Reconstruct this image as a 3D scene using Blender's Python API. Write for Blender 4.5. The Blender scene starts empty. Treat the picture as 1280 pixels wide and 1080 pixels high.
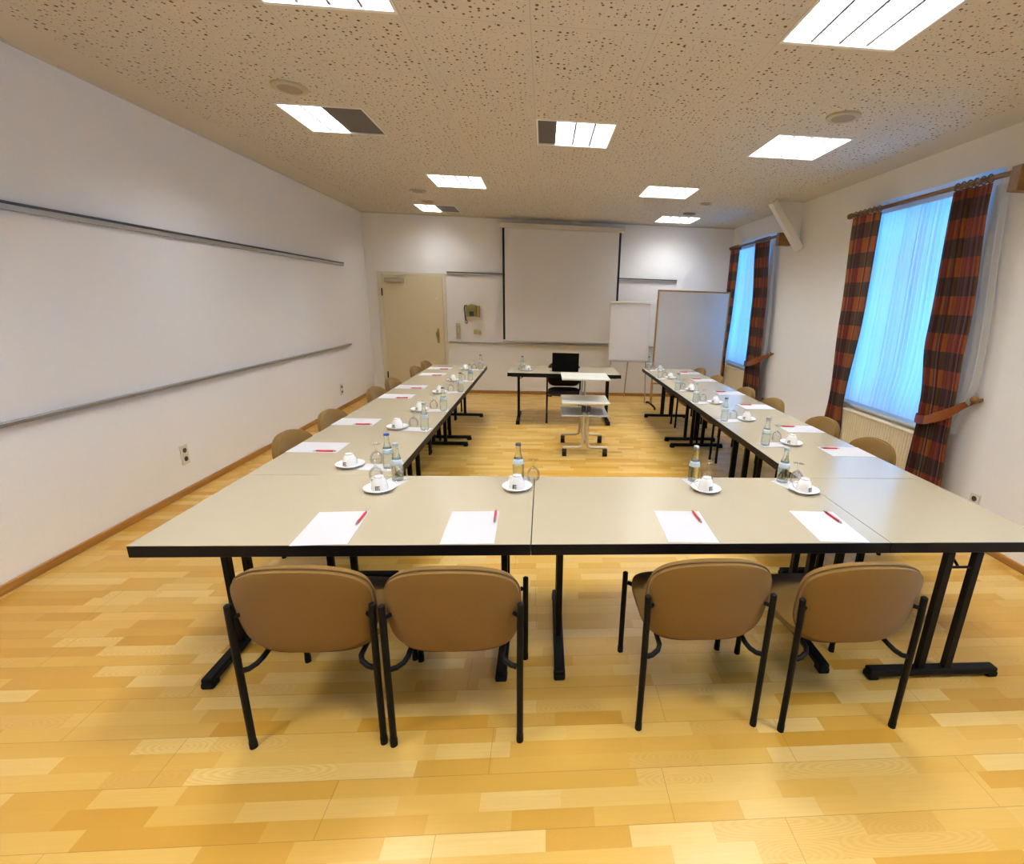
import bpy, math, random
from mathutils import Vector, Matrix
random.seed(7)
PI = math.pi
S = bpy.context.scene
COL = S.collection
# ------------------------------------------------------------------ dimensions (metres)
XL, XR, YF, YN, ZC = -2.928, 3.191, 8.447, -1.30, 2.8986      # room
ZT = 0.7146                                                    # table height
TX0, TY0 = -1.5386, 1.6935                                     # front left corner of the table U
TD = 0.75                                                      # table depth
# ------------------------------------------------------------------ mesh builder
class MB:
    def __init__(s): s.v = []; s.f = []; s.uv = None
    def add(s, vs, fs):
        b = len(s.v); s.v += [tuple(v) for v in vs]; s.f += [tuple(i + b for i in f) for f in fs]; return s
    def box(s, x0, x1, y0, y1, z0, z1, M=None):
        vs = [(x, y, z) for z in (z0, z1) for y in (y0, y1) for x in (x0, x1)]
        if M is not None: vs = [M @ Vector(v) for v in vs]
        return s.add(vs, [(0, 2, 3, 1), (4, 5, 7, 6), (0, 1, 5, 4), (2, 6, 7, 3), (0, 4, 6, 2), (1, 3, 7, 5)])
    def bar(s, a, b, w, h, up=(0, 0, 1)):                      # rectangular bar between two points
        a, b = Vector(a), Vector(b); d = (b - a).normalized(); u = Vector(up)
        r = d.cross(u).normalized(); u = r.cross(d)
        vs = [p + r * (w / 2 * i) + u * (h / 2 * j) for p in (a, b) for j in (-1, 1) for i in (-1, 1)]
        return s.add(vs, [(0, 1, 3, 2), (4, 6, 7, 5), (0, 4, 5, 1), (2, 3, 7, 6), (0, 2, 6, 4), (1, 5, 7, 3)])
    def tube(s, path, r, n=10, caps=True, flat=None):
        P = [Vector(p) for p in path]; R = r if isinstance(r, (list, tuple)) else [r] * len(P)
        t0 = (P[1] - P[0]).normalized()
        u = t0.orthogonal().normalized(); vs = []; fs = []
        for i, p in enumerate(P):
            t = ((P[min(i + 1, len(P) - 1)] - P[max(i - 1, 0)])).normalized()
            u = (u - t * u.dot(t)).normalized(); w = t.cross(u)
            for k in range(n):
                a = 2 * PI * k / n
                vs.append(p + (u * math.cos(a) + w * math.sin(a)) * R[i])
        for i in range(len(P) - 1):
            for k in range(n):
                fs.append((i * n + k, i * n + (k + 1) % n, (i + 1) * n + (k + 1) % n, (i + 1) * n + k))
        if caps:
            fs.append(tuple(range(n - 1, -1, -1))); fs.append(tuple((len(P) - 1) * n + k for k in range(n)))
        return s.add(vs, fs)
    def cyl(s, c, r, z0, z1, n=20): return s.tube([(c[0], c[1], z0), (c[0], c[1], z1)], r, n)
    def lathe(s, prof, n=24, c=(0, 0, 0)):
        vs = []; fs = []; idx = []
        for r, z in prof:
            if r < 1e-6: idx.append([len(vs)]); vs.append((c[0], c[1], c[2] + z))
            else:
                idx.append(list(range(len(vs), len(vs) + n)))
                vs += [(c[0] + r * math.cos(2 * PI * k / n), c[1] + r * math.sin(2 * PI * k / n), c[2] + z) for k in range(n)]
        for A, B in zip(idx, idx[1:]):
            for k in range(n):
                k2 = (k + 1) % n
                if len(A) == 1 and len(B) == 1: continue
                if len(A) == 1: fs.append((A[0], B[k2], B[k]))
                elif len(B) == 1: fs.append((A[k], A[k2], B[0]))
                else: fs.append((A[k], A[k2], B[k2], B[k]))
        return s.add(vs, fs)
    def pad(s, outline, front, back, rings=5, edge=0.35):
        """cushion: outline [(u,w)], front/back(u,w,k) -> point; k in 0..1 from rim to centre"""
        n = len(outline); vs = []; fs = []
        cu = sum(p[0] for p in outline) / n; cw = sum(p[1] for p in outline) / n
        def layer(fn):
            ids = []
            for j in range(rings):
                k = j / (rings - 1); sc = 1 - 0.97 * (k ** 1.6)
                b = len(vs)
                for (u, w) in outline: vs.append(fn(cu + (u - cu) * sc, cw + (w - cw) * sc, k))
                ids.append(list(range(b, b + n)))
            for A, B in zip(ids, ids[1:]):
                for q in range(n): fs.append((A[q], A[(q + 1) % n], B[(q + 1) % n], B[q]))
            fs.append(tuple(ids[-1])); return ids[0]
        a = layer(front); nb = len(fs); b = layer(back)
        for i in range(nb, len(fs)): fs[i] = tuple(reversed(fs[i]))
        for q in range(n): fs.append((a[(q + 1) % n], a[q], b[q], b[(q + 1) % n]))
        return s.add(vs, fs)
    def grid(s, P, uv=None):                                     # P[i][j] points
        m = len(P); n = len(P[0]); b = len(s.v)
        s.v += [tuple(p) for row in P for p in row]
        if uv is not None: s.uv = (s.uv or []) + [t for row in uv for t in row]
        s.f += [(b + i * n + j, b + i * n + j + 1, b + (i + 1) * n + j + 1, b + (i + 1) * n + j) for i in range(m - 1) for j in range(n - 1)]
        return s

def obj(name, mb, mat, parent=None, smooth=True, bevel=0.0, fix=True, solid=0.0, seg=2):
    me = bpy.data.meshes.new(name); me.from_pydata(mb.v, [], mb.f); me.update()
    if fix:
        import bmesh
        bm = bmesh.new(); bm.from_mesh(me); bmesh.ops.recalc_face_normals(bm, faces=bm.faces); bm.to_mesh(me); bm.free()
    if mb.uv:
        l = me.uv_layers.new(name='UVMap')
        for lp in me.loops: l.data[lp.index].uv = mb.uv[lp.vertex_index]
    if mat: me.materials.append(mat)
    if smooth:
        me.polygons.foreach_set('use_smooth', [True] * len(me.polygons)); me.set_sharp_from_angle(angle=math.radians(38))
    o = bpy.data.objects.new(name, me); COL.objects.link(o)
    if parent is not None: o.parent = parent
    if bevel > 0:
        m = o.modifiers.new('Bevel', 'BEVEL'); m.width = bevel; m.segments = seg; m.limit_method = 'ANGLE'; m.angle_limit = math.radians(40)
    if solid > 0:
        m = o.modifiers.new('Solidify', 'SOLIDIFY'); m.thickness = solid; m.offset = 0
    return o

def thing(name, label, cat, loc=(0, 0, 0), rz=0.0, group=None):
    o = bpy.data.objects.new(name, None); COL.objects.link(o); o.empty_display_size = 0.1
    o.location = loc; o.rotation_euler = (0, 0, rz); return tag(o, label, cat, group)
def tag(o, label, cat, group=None):
    o['label'] = label; o['category'] = cat
    if group: o['group'] = group
    return o
def struct(o, label=None, cat=None):
    o['kind'] = 'structure'
    if label: o['label'] = label
    if cat: o['category'] = cat
    return o
KIDS = {}
def copy_tree(o, parent=None):
    c = o.copy(); COL.objects.link(c); c.parent = parent
    for ch in [x for x in ALLKIDS(o)]: copy_tree(ch, c)
    return c
def ALLKIDS(o): return list(o.children)
def place(proto, used, loc, rz, label, group):
    o = proto if not used else copy_tree(proto)
    o.location = loc; o.rotation_euler = (0, 0, rz); o['label'] = label
    if group: o['group'] = group
    return o

# ------------------------------------------------------------------ materials
def new_mat(name):
    m = bpy.data.materials.new(name); m.use_nodes = True
    return m, m.node_tree.nodes, m.node_tree.links, m.node_tree.nodes['Principled BSDF']
def pm(name, col, rough=0.5, metal=0.0, noise=0.04, scale=30.0, bump=0.0, spec=0.5, sheen=0.0, coat=0.0):
    m, N, L, b = new_mat(name)
    b.inputs['Roughness'].default_value = rough; b.inputs['Metallic'].default_value = metal
    b.inputs['Specular IOR Level'].default_value = spec
    if sheen: b.inputs['Sheen Weight'].default_value = sheen
    if coat: b.inputs['Coat Weight'].default_value = coat; b.inputs['Coat Roughness'].default_value = 0.24
    g = N.new('ShaderNodeNewGeometry'); n = N.new('ShaderNodeTexNoise'); n.inputs['Scale'].default_value = scale; n.inputs['Detail'].default_value = 4
    L.new(g.outputs['Position'], n.inputs['Vector'])
    mx = N.new('ShaderNodeMix'); mx.data_type = 'RGBA'
    mx.inputs[6].default_value = tuple(max(0, c * (1 - noise)) for c in col) + (1,)
    mx.inputs[7].default_value = tuple(min(1, c * (1 + noise)) for c in col) + (1,)
    L.new(n.outputs['Fac'], mx.inputs[0]); L.new(mx.outputs[2], b.inputs['Base Color'])
    if bump:
        bp = N.new('ShaderNodeBump'); bp.inputs['Strength'].default_value = bump; bp.inputs['Distance'].default_value = 0.002
        L.new(n.outputs['Fac'], bp.inputs['Height']); L.new(bp.outputs['Normal'], b.inputs['Normal'])
    return m
class NT:
    def __init__(s, N, L): s.N = N; s.L = L
    def m(s, op, a, b=None, c=None):
        n = s.N.new('ShaderNodeMath'); n.operation = op
        for i, v in enumerate((a, b, c)):
            if v is None: continue
            if isinstance(v, (int, float)): n.inputs[i].default_value = v
            else: s.L.new(v, n.inputs[i])
        return n.outputs[0]
    def xyz(s, sock):
        n = s.N.new('ShaderNodeSeparateXYZ'); s.L.new(sock, n.inputs[0]); return n.outputs
    def comb(s, x, y, z=0.0):
        n = s.N.new('ShaderNodeCombineXYZ')
        for i, v in enumerate((x, y, z)):
            if isinstance(v, (int, float)): n.inputs[i].default_value = v
            else: s.L.new(v, n.inputs[i])
        return n.outputs[0]
    def wn(s, v, dim='2D'):
        n = s.N.new('ShaderNodeTexWhiteNoise'); n.noise_dimensions = dim
        s.L.new(v, n.inputs['W' if dim == '1D' else 'Vector']); return n.outputs
    def mix(s, f, a, b):
        n = s.N.new('ShaderNodeMix'); n.data_type = 'RGBA'
        if isinstance(f, (int, float)): n.inputs[0].default_value = f
        else: s.L.new(f, n.inputs[0])
        for i, v in ((6, a), (7, b)):
            if isinstance(v, tuple): n.inputs[i].default_value = v + (1,) if len(v) == 3 else v
            else: s.L.new(v, n.inputs[i])
        return n.outputs[2]
    def ramp(s, f, stops, interp='LINEAR'):
        n = s.N.new('ShaderNodeValToRGB'); n.color_ramp.interpolation = interp
        e = n.color_ramp.elements
        while len(e) < len(stops): e.new(0.5)
        for q, (p, c) in zip(e, stops): q.position = p; q.color = c + (1,)
        s.L.new(f, n.inputs[0]); return n.outputs[0]

def mat_floor():
    m, N, L, b = new_mat('beech_strip_parquet'); t = NT(N, L)
    g = N.new('ShaderNodeNewGeometry'); x, y, z = t.xyz(g.outputs['Position'])
    W = 0.0645
    yy = t.m('DIVIDE', t.m('SUBTRACT', y, 1.325), W); row = t.m('FLOOR', yy)
    r1 = t.wn(row, '1D')[0]
    u = t.m('ADD', t.m('DIVIDE', x, 0.35), t.m('MULTIPLY', r1, 7.31))
    # uneven block lengths
    ub = t.m('ADD', u, t.m('MULTIPLY', t.m('SINE', t.m('MULTIPLY', u, 2.1)), 0.22))
    blk = t.m('FLOOR', ub); wn = t.wn(t.comb(blk, row)); rnd = wn[0]; rc = wn[1]
    base = t.ramp(rnd, [(0, (.74, .52, .185)), (.30, (.68, .425, .105)), (.55, (.63, .365, .068)), (.80, (.555, .285, .032)), (1, (.73, .50, .165))])
    # grain
    rx, ry, rz = t.xyz(rc)
    n = N.new('ShaderNodeTexNoise'); n.inputs['Scale'].default_value = 1.0; n.inputs['Detail'].default_value = 5; n.inputs['Roughness'].default_value = 0.6
    L.new(t.comb(t.m('ADD', t.m('MULTIPLY', x, 5.0), t.m('MULTIPLY', rx, 40)), t.m('ADD', t.m('MULTIPLY', y, 110), t.m('MULTIPLY', ry, 40)), 0.0), n.inputs['Vector'])
    # cathedral figure on some blocks
    lx = t.m('SUBTRACT', t.m('SUBTRACT', ub, blk), 0.5); ly = t.m('SUBTRACT', t.m('SUBTRACT', yy, row), t.m('ADD', 0.2, t.m('MULTIPLY', ry, 0.6)))
    d = t.m('SQRT', t.m('ADD', t.m('MULTIPLY', t.m('MULTIPLY', lx, lx), 0.30), t.m('MULTIPLY', t.m('MULTIPLY', ly, ly), 0.20)))
    ring = t.m('SINE', t.m('ADD', t.m('MULTIPLY', d, 130), t.m('MULTIPLY', n.outputs['Fac'], 7)))
    fig = t.m('MULTIPLY', t.m('GREATER_THAN', rx, 0.72), t.m('MULTIPLY', t.m('ADD', ring, 0.2), 0.16))
    gr = t.m('ADD', t.m('MULTIPLY', t.m('SUBTRACT', n.outputs['Fac'], 0.5), 0.55), fig)
    col = t.mix(t.m('MAXIMUM', t.m('MINIMUM', t.m('ADD', gr, 0.12), 1.0), 0.0), base, (.55, .29, .04))
    # joints: block lines faint, plank lines dark
    fy = t.m('SUBTRACT', yy, row); pl = t.m('DIVIDE', yy, 3.0); pf = t.m('SUBTRACT', pl, t.m('FLOOR', pl))
    seam = t.m('LESS_THAN', pf, 0.010)
    prow = t.m('FLOOR', pl); pr = t.wn(prow, '1D')[0]
    px = t.m('ADD', t.m('DIVIDE', x, 1.15), t.m('MULTIPLY', pr, 3.7)); pxf = t.m('SUBTRACT', px, t.m('FLOOR', px))
    seam = t.m('MAXIMUM', seam, t.m('LESS_THAN', pxf, 0.0020))
    col = t.mix(t.m('MULTIPLY', seam, 0.55), col, (.25, .12, .03))
    L.new(col, b.inputs['Base Color']); b.inputs['Roughness'].default_value = 0.30; b.inputs['Specular IOR Level'].default_value = 0.42
    bp = N.new('ShaderNodeBump'); bp.inputs['Strength'].default_value = 0.12; bp.inputs['Distance'].default_value = 0.001
    L.new(t.m('SUBTRACT', n.outputs['Fac'], t.m('MULTIPLY', seam, 2.0)), bp.inputs['Height']); L.new(bp.outputs['Normal'], b.inputs['Normal'])
    return m

CX0, CPX, CY0, CPY = -1.895, 0.605, 3.9165, 0.607                # ceiling grid
def mat_ceiling():
    m, N, L, b = new_mat('perforated_ceiling_tile'); t = NT(N, L)
    g = N.new('ShaderNodeNewGeometry'); x, y, z = t.xyz(g.outputs['Position'])
    def frac(v, o, p):
        q = t.m('DIVIDE', t.m('SUBTRACT', v, o), p); return t.m('SUBTRACT', q, t.m('FLOOR', q))
    fx = frac(x, CX0, CPX); fy = frac(y, CY0, CPY)
    ex = t.m('MULTIPLY', t.m('MINIMUM', fx, t.m('SUBTRACT', 1.0, fx)), CPX); ey = t.m('MULTIPLY', t.m('MINIMUM', fy, t.m('SUBTRACT', 1.0, fy)), CPY)
    def holes(cell, off, lo, hi):
        v = N.new('ShaderNodeTexVoronoi'); v.voronoi_dimensions = '2D'; v.inputs['Scale'].default_value = 1.0 / cell; v.inputs['Randomness'].default_value = 0.9
        L.new(t.comb(t.m('ADD', x, off), t.m('ADD', y, off * 0.7)), v.inputs['Vector'])
        r, _, _ = t.xyz(v.outputs['Color'])
        rad = t.m('ADD', lo, t.m('MULTIPLY', t.m('MULTIPLY', r, r), hi - lo))
        q = N.new('ShaderNodeMapRange'); q.interpolation_type = 'SMOOTHSTEP'
        L.new(t.m('SUBTRACT', rad, v.outputs['Distance']), q.inputs['Value'])
        q.inputs['From Min'].default_value = -0.02; q.inputs['From Max'].default_value = 0.06
        return q.outputs[0]
    h = t.m('MAXIMUM', holes(0.037, 3.3, 0.07, 0.25), holes(0.023, 9.1, -.03, 0.17))
    edge = t.m('MINIMUM', ex, ey)
    inside = t.m('MULTIPLY', t.m('GREATER_THAN', edge, 0.016), t.m('MULTIPLY', t.m('GREATER_THAN', x, -2.63), t.m('LESS_THAN', x, 2.92)))
    h = t.m('MULTIPLY', h, inside)
    jl = t.m('MULTIPLY', t.m('LESS_THAN', edge, 0.0022), t.m('MULTIPLY', t.m('GREATER_THAN', x, -2.64), t.m('LESS_THAN', x, 2.93)))
    col = t.mix(h, (.64, .585, .50), (.15, .085, .035))
    col = t.mix(t.m('MULTIPLY', jl, 0.35), col, (.30, .25, .19))
    L.new(col, b.inputs['Base Color']); b.inputs['Roughness'].default_value = 0.9; b.inputs['Specular IOR Level'].default_value = 0.2
    bp = N.new('ShaderNodeBump'); bp.inputs['Strength'].default_value = 0.5; bp.inputs['Distance'].default_value = 0.004; bp.invert = True
    L.new(t.m('ADD', h, jl), bp.inputs['Height']); L.new(bp.outputs['Normal'], b.inputs['Normal'])
    return m

def mat_plaid():
    m, N, L, b = new_mat('plaid_curtain_cloth'); t = NT(N, L)
    uvn = N.new('ShaderNodeUVMap'); u, v, _ = t.xyz(uvn.outputs['UV'])
    def fr(q): return t.m('SUBTRACT', q, t.m('FLOOR', q))
    fu = fr(t.m('DIVIDE', u, 0.62)); fv = fr(t.m('DIVIDE', v, 0.272))
    bright = t.ramp(fu, [(0, (.135, .0125, .0022)), (.46, (.25, .062, .0045)), (.55, (.125, .007, .0035)), (.70, (.25, .068, .005)), (.80, (.065, .030, .005)), (.87, (.23, .05, .004))], 'CONSTANT')
    dark = t.ramp(fu, [(0, (.034, .0036, .0027)), (.46, (.058, .026, .0045)), (.55, (.040, .0032, .0032)), (.70, (.058, .028, .005)), (.80, (.020, .0125, .004)), (.87, (.056, .020, .004))], 'CONSTANT')
    col = t.mix(t.m('GREATER_THAN', fv, 0.5), bright, dark)
    L.new(col, b.inputs['Base Color']); b.inputs['Roughness'].default_value = 0.8; b.inputs['Sheen Weight'].default_value = 0.15
    n = N.new('ShaderNodeTexNoise'); n.inputs['Scale'].default_value = 400
    L.new(uvn.outputs['UV'], n.inputs['Vector'])
    bp = N.new('ShaderNodeBump'); bp.inputs['Strength'].default_value = 0.15; bp.inputs['Distance'].default_value = 0.001
    L.new(n.outputs['Fac'], bp.inputs['Height']); L.new(bp.outputs['Normal'], b.inputs['Normal'])
    # a little daylight comes through the cloth
    out = N['Material Output']; tr = N.new('ShaderNodeBsdfTranslucent'); L.new(col, tr.inputs['Color'])
    ms = N.new('ShaderNodeMixShader'); ms.inputs[0].default_value = 0.18
    L.new(b.outputs[0], ms.inputs[1]); L.new(tr.outputs[0], ms.inputs[2]); L.new(ms.outputs[0], out.inputs[0])
    return m
def mat_sheer():
    m, N, L, b = new_mat('white_voile'); t = NT(N, L); out = N['Material Output']
    uvn = N.new('ShaderNodeUVMap'); u, v, _ = t.xyz(uvn.outputs['UV'])
    w = N.new('ShaderNodeTexNoise'); w.inputs['Scale'].default_value = 1.0; w.inputs['Detail'].default_value = 3
    L.new(t.comb(t.m('MULTIPLY', u, 160), t.m('MULTIPLY', v, 3)), w.inputs['Vector'])
    col = t.mix(w.outputs['Fac'], (.84, .85, .86), (.93, .94, .95))
    b.inputs['Roughness'].default_value = 0.8; L.new(col, b.inputs['Base Color']); b.inputs['Specular IOR Level'].default_value = 0.1
    tr = N.new('ShaderNodeBsdfTranslucent'); L.new(col, tr.inputs['Color'])
    tp = N.new('ShaderNodeBsdfTransparent'); tp.inputs[0].default_value = (1, 1, 1, 1)
    a = N.new('ShaderNodeMixShader'); a.inputs[0].default_value = 0.80; L.new(b.outputs[0], a.inputs[1]); L.new(tr.outputs[0], a.inputs[2])
    c = N.new('ShaderNodeMixShader'); c.inputs[0].default_value = 0.10; L.new(a.outputs[0], c.inputs[1]); L.new(tp.outputs[0], c.inputs[2])
    L.new(c.outputs[0], out.inputs[0]); return m
def mat_glass(name, tint, rough=0.0, ior=1.45, thru=.35):
    m, N, L, b = new_mat(name)
    b.inputs['Base Color'].default_value = tint + (1,); b.inputs['Transmission Weight'].default_value = 1.0
    b.inputs['Roughness'].default_value = rough; b.inputs['IOR'].default_value = ior
    # let light pass so the glass does not throw a hard black shadow
    out = N['Material Output']; tp = N.new('ShaderNodeBsdfTransparent'); tp.inputs[0].default_value = tuple(0.5 + 0.5 * c for c in tint) + (1,)
    ms = N.new('ShaderNodeMixShader'); ms.inputs[0].default_value = thru
    L.new(b.outputs[0], ms.inputs[1]); L.new(tp.outputs[0], ms.inputs[2]); L.new(ms.outputs[0], out.inputs[0]); return m
def mat_pane():
    m, N, L, b = new_mat('window_glass'); out = N['Material Output']
    fz = N.new('ShaderNodeFresnel'); fz.inputs[0].default_value = 1.45
    gl = N.new('ShaderNodeBsdfGlossy'); gl.inputs['Roughness'].default_value = 0.02
    tp = N.new('ShaderNodeBsdfTransparent'); tp.inputs[0].default_value = (.95, .98, 1, 1)
    ms = N.new('ShaderNodeMixShader'); L.new(fz.outputs[0], ms.inputs[0]); L.new(tp.outputs[0], ms.inputs[1]); L.new(gl.outputs[0], ms.inputs[2])
    L.new(ms.outputs[0], out.inputs[0]); return m
def mat_emit(name, col, strength):
    m, N, L, b = new_mat(name); out = N['Material Output']; t = NT(N, L)
    e = N.new('ShaderNodeEmission'); e.inputs[0].default_value = col + (1,); e.inputs[1].default_value = strength
    L.new(e.outputs[0], out.inputs[0]); return m
def mat_wood(name, c0, c1, axis=0, scale=14.0, rough=0.45):
    m, N, L, b = new_mat(name); t = NT(N, L)
    g = N.new('ShaderNodeNewGeometry'); p = list(t.xyz(g.outputs['Position']))
    s = [t.m('MULTIPLY', q, scale * (0.12 if i == axis else 3.0)) for i, q in enumerate(p)]
    n = N.new('ShaderNodeTexNoise'); n.inputs['Scale'].default_value = 1.0; n.inputs['Detail'].default_value = 5
    L.new(t.comb(*s), n.inputs['Vector'])
    L.new(t.ramp(n.outputs['Fac'], [(.3, c0), (.7, c1)]), b.inputs['Base Color']); b.inputs['Roughness'].default_value = rough
    return m

M = dict(
    floor=mat_floor(), ceil=mat_ceiling(), plaid=mat_plaid(), sheer=mat_sheer(), pane=mat_pane(),
    wall=pm('white_wall_plaster', (.88, .875, .865), .85, noise=.02, scale=60, bump=.08, spec=.25),
    board=pm('white_board_enamel', (.87, .855, .84), .45, noise=.008, scale=3, spec=.4),
    plaster=pm('ceiling_edge_plaster', (.64, .585, .50), .9, noise=.02, scale=50, spec=.2),
    skirt=mat_wood('oak_skirting', (.30, .13, .025), (.45, .22, .05), 1),
    alu=pm('brushed_aluminium', (.50, .49, .47), .38, .9, .05, 120),
    rail_dark=pm('dark_rail_channel', (.06, .055, .05), .5, .2),
    top=pm('cream_table_laminate', (.475, .408, .283), .22, noise=.025, scale=250, spec=.9, coat=.3),
    edge=pm('black_table_edging', (.005, .004, .005), .5, noise=.1, spec=.18),
    black=pm('black_steel', (.004, .0035, .004), .5, .0, .1, spec=.16),
    rubber=pm('black_rubber', (.006, .0055, .0055), .7, spec=.2),
    fabric=pm('tan_chair_fabric', (.190, .103, .021), .88, noise=.14, scale=420, bump=.25, spec=.15, sheen=.12),
    darkfab=pm('dark_brown_chair_fabric', (.035, .022, .016), .88, noise=.14, scale=420, bump=.25, spec=.2),
    piping=pm('tan_piping_cord', (.17, .09, .02), .8, noise=.1, scale=300),
    shell=pm('dark_brown_shell', (.045, .027, .017), .6),
    paper=pm('white_paper', (.58, .565, .585), .75, noise=.01),
    china=pm('white_porcelain', (.86, .85, .83), .12, noise=.01, spec=.6),
    brown=pm('dark_brown_print', (.05, .025, .015), .5),
    red=pm('red_plastic', (.58, .02, .03), .3), silver=pm('bright_metal', (.72, .71, .70), .2, 1.0),
    glass=mat_glass('clear_glass', (1, 1, 1), thru=.72), bottle=mat_glass('pale_green_bottle_glass', (.90, .985, .94), ior=1.34, thru=.45),
    cap_blue=pm('blue_cap_metal', (.03, .07, .32), .35, .3), cap_dark=pm('dark_cap_metal', (.10, .085, .11), .35, .4), cap_grey=pm('grey_cap_metal', (.42, .52, .52), .35, .4),
    label=pm('pale_blue_label_paper', (.52, .60, .66), .5),
    lamp=mat_emit('lit_lamp_tubes', (.955, .98, 1.0), 43.0), lampdim=mat_emit('lit_lamp_tubes_dimmer', (.97, .98, 1.0), 26.0),
    louvre=pm('grey_louvre_fin', (.045, .042, .036), .5, .0, .01),
    lampframe=pm('white_lamp_frame', (.80, .78, .74), .4), blank=pm('dark_unlit_louvre', (.115, .095, .08), .45, .3),
    spk=pm('cream_speaker_plastic', (.50, .44, .31), .6), spkg=pm('grey_speaker_mesh', (.36, .30, .23), .7, .2, .2, 900), vent=pm('brown_vent', (.16, .12, .09), .6),
    door=pm('beige_door_paint', (.68, .59, .385), .5, noise=.02, scale=8), doorframe=pm('cream_door_frame', (.72, .66, .50), .5),
    brass=pm('dull_brass', (.45, .33, .10), .35, .9), white_pl=pm('white_plastic', (.72, .68, .60), .45), hole=pm('dark_hole', (.05, .035, .02), .7),
    screen=pm('grey_white_screen_cloth', (.74, .72, .69), .9, noise=.01), screenblk=pm('black_screen_border', (.012, .011, .010), .8), casing=pm('cream_screen_casing', (.62, .57, .48), .5),
    olive=pm('olive_green_casing', (.21, .19, .035), .5), olive_br=pm('brownish_side_panel', (.30, .19, .04), .55), pale_olive=pm('pale_olive_plastic', (.46, .42, .20), .5),
    grey_pl=pm('grey_beige_plastic', (.40, .35, .25), .5),
    wood=mat_wood('honey_wood', (.33, .16, .035), (.48, .26, .07), 2), rodwood=mat_wood('dark_walnut_rod', (.10, .045, .014), (.19, .09, .03), 1), boxwood=mat_wood('golden_brown_bracket', (.15, .07, .013), (.23, .115, .024), 0),
    pin=pm('pale_board_covering', (.68, .68, .68), .36, noise=.015, scale=5, spec=1.0), flip=pm('flip_chart_paper', (.82, .80, .81), .7, noise=.01),
    radiator=pm('cream_radiator', (.72, .62, .42), .45), winframe=pm('white_window_frame', (.80, .80, .78), .4), sill=pm('white_window_sill', (.80, .80, .80), .3),
    lap=pm('black_laptop', (.004, .004, .005), .6, spec=.06), tray=pm('pale_grey_tray', (.66, .65, .58), .4), traygrey=pm('grey_lower_shelf', (.42, .43, .44), .3), beigemet=pm('beige_steel_tube', (.56, .49, .37), .35, .3), darkpl=pm('dark_blue_black_plastic', (.02, .018, .03), .5),
)

# ------------------------------------------------------------------ setting
fl = struct(obj('floor', MB().box(XL - .3, XR + .4, YN - .3, YF + .3, -.12, 0), M['floor'], smooth=False))
# ceiling slab with openings for the lamps
LAMPS = [(-.9875, 2.40), (1.4325, 2.40), (-1.5925, 4.22), (.2225, 4.22), (2.0375, 4.22), (-.9875, 6.041), (1.4325, 6.041), (-1.5925, 7.862), (2.0375, 7.862),
         (-1.5925, .579), (.2225, .579), (2.0375, .579)]
xs = sorted({XL, XR} | {round(c + s * .2975, 4) for c, _ in LAMPS for s in (-1, 1)})
ys = sorted({YN, YF} | {round(c + s * .2985, 4) for _, c in LAMPS for s in (-1, 1)})
cb = MB()
for i in range(len(xs) - 1):
    for j in range(len(ys) - 1):
        cx, cy = (xs[i] + xs[i + 1]) / 2, (ys[j] + ys[j + 1]) / 2
        if any(abs(cx - a) < .29 and abs(cy - b) < .29 for a, b in LAMPS): continue
        cb.add([(xs[i], ys[j], ZC), (xs[i], ys[j + 1], ZC), (xs[i + 1], ys[j + 1], ZC), (xs[i + 1], ys[j], ZC)], [(0, 1, 2, 3)])
cb.box(XL - .3, XR + .4, YN - .3, YF + .3, ZC + .14, ZC + .26)
struct(obj('ceiling', cb, M['ceil'], smooth=False, fix=False))
struct(obj('wall_left', MB().box(XL - .2, XL, YN, YF, 0, ZC + .12), M['wall'], smooth=False))
struct(obj('wall_far', MB().box(XL - .2, XR + .32, YF, YF + .2, 0, ZC + .12), M['wall'], smooth=False))
struct(obj('wall_near', MB().box(XL - .2, XR + .32, YN - .2, YN, 0, ZC + .12), M['wall'], smooth=False))
WZ0, WZ1 = .722, 2.64
WIN = [(.10, 1.42), (3.47, 4.74), (6.82, 8.04)]
wr = MB(); X0, X1 = XR, XR + .32
edges = [YN] + [e for w in WIN for e in w] + [YF]
for i in range(0, len(edges), 2): wr.box(X0, X1, edges[i], edges[i + 1], 0, ZC + .12)
for a, b in WIN: wr.box(X0, X1, a, b, 0, WZ0 - .022); wr.box(X0, X1, a, b, WZ1, ZC + .12)
struct(obj('wall_right', wr, M['wall'], smooth=False))
struct(obj('baseboard_left', MB().box(XL, XL + .016, YN, YF, 0, .055), M['skirt'], bevel=.004))
struct(obj('baseboard_right', MB().box(XR - .016, XR, YN, YF, 0, .055), M['skirt'], bevel=.004))
struct(obj('baseboard_far', MB().box(-1.64, XR - .017, YF - .016, YF, 0, .055), M['skirt'], bevel=.004))
# knee brace high on the right wall, with the infill panel behind it
br = MB().bar((2.752, 6.13, 2.872), (3.166, 6.13, 2.352), .082, .10, up=(0, 1, 0))
struct(obj('trim_1', br, M['winframe'], bevel=.005))
pnl = MB(); P3 = [(2.765, ZC), (3.191, ZC), (3.191, 2.36)]
pnl.add([(x, 6.205, z) for x, z in P3] + [(x, 6.235, z) for x, z in P3], [(0, 1, 2), (5, 4, 3), (0, 3, 4, 1), (1, 4, 5, 2), (2, 5, 3, 0)])
struct(obj('trim_2', pnl, M['wall'], smooth=False))
struct(obj('trim_3', MB().box(XL, XL + .02, YN, YF, ZC - .012, ZC), M['plaster'], smooth=False))
struct(obj('trim_4', MB().box(XL + .02, XR, YF - .014, YF, ZC - .014, ZC), M['plaster'], smooth=False))

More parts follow.
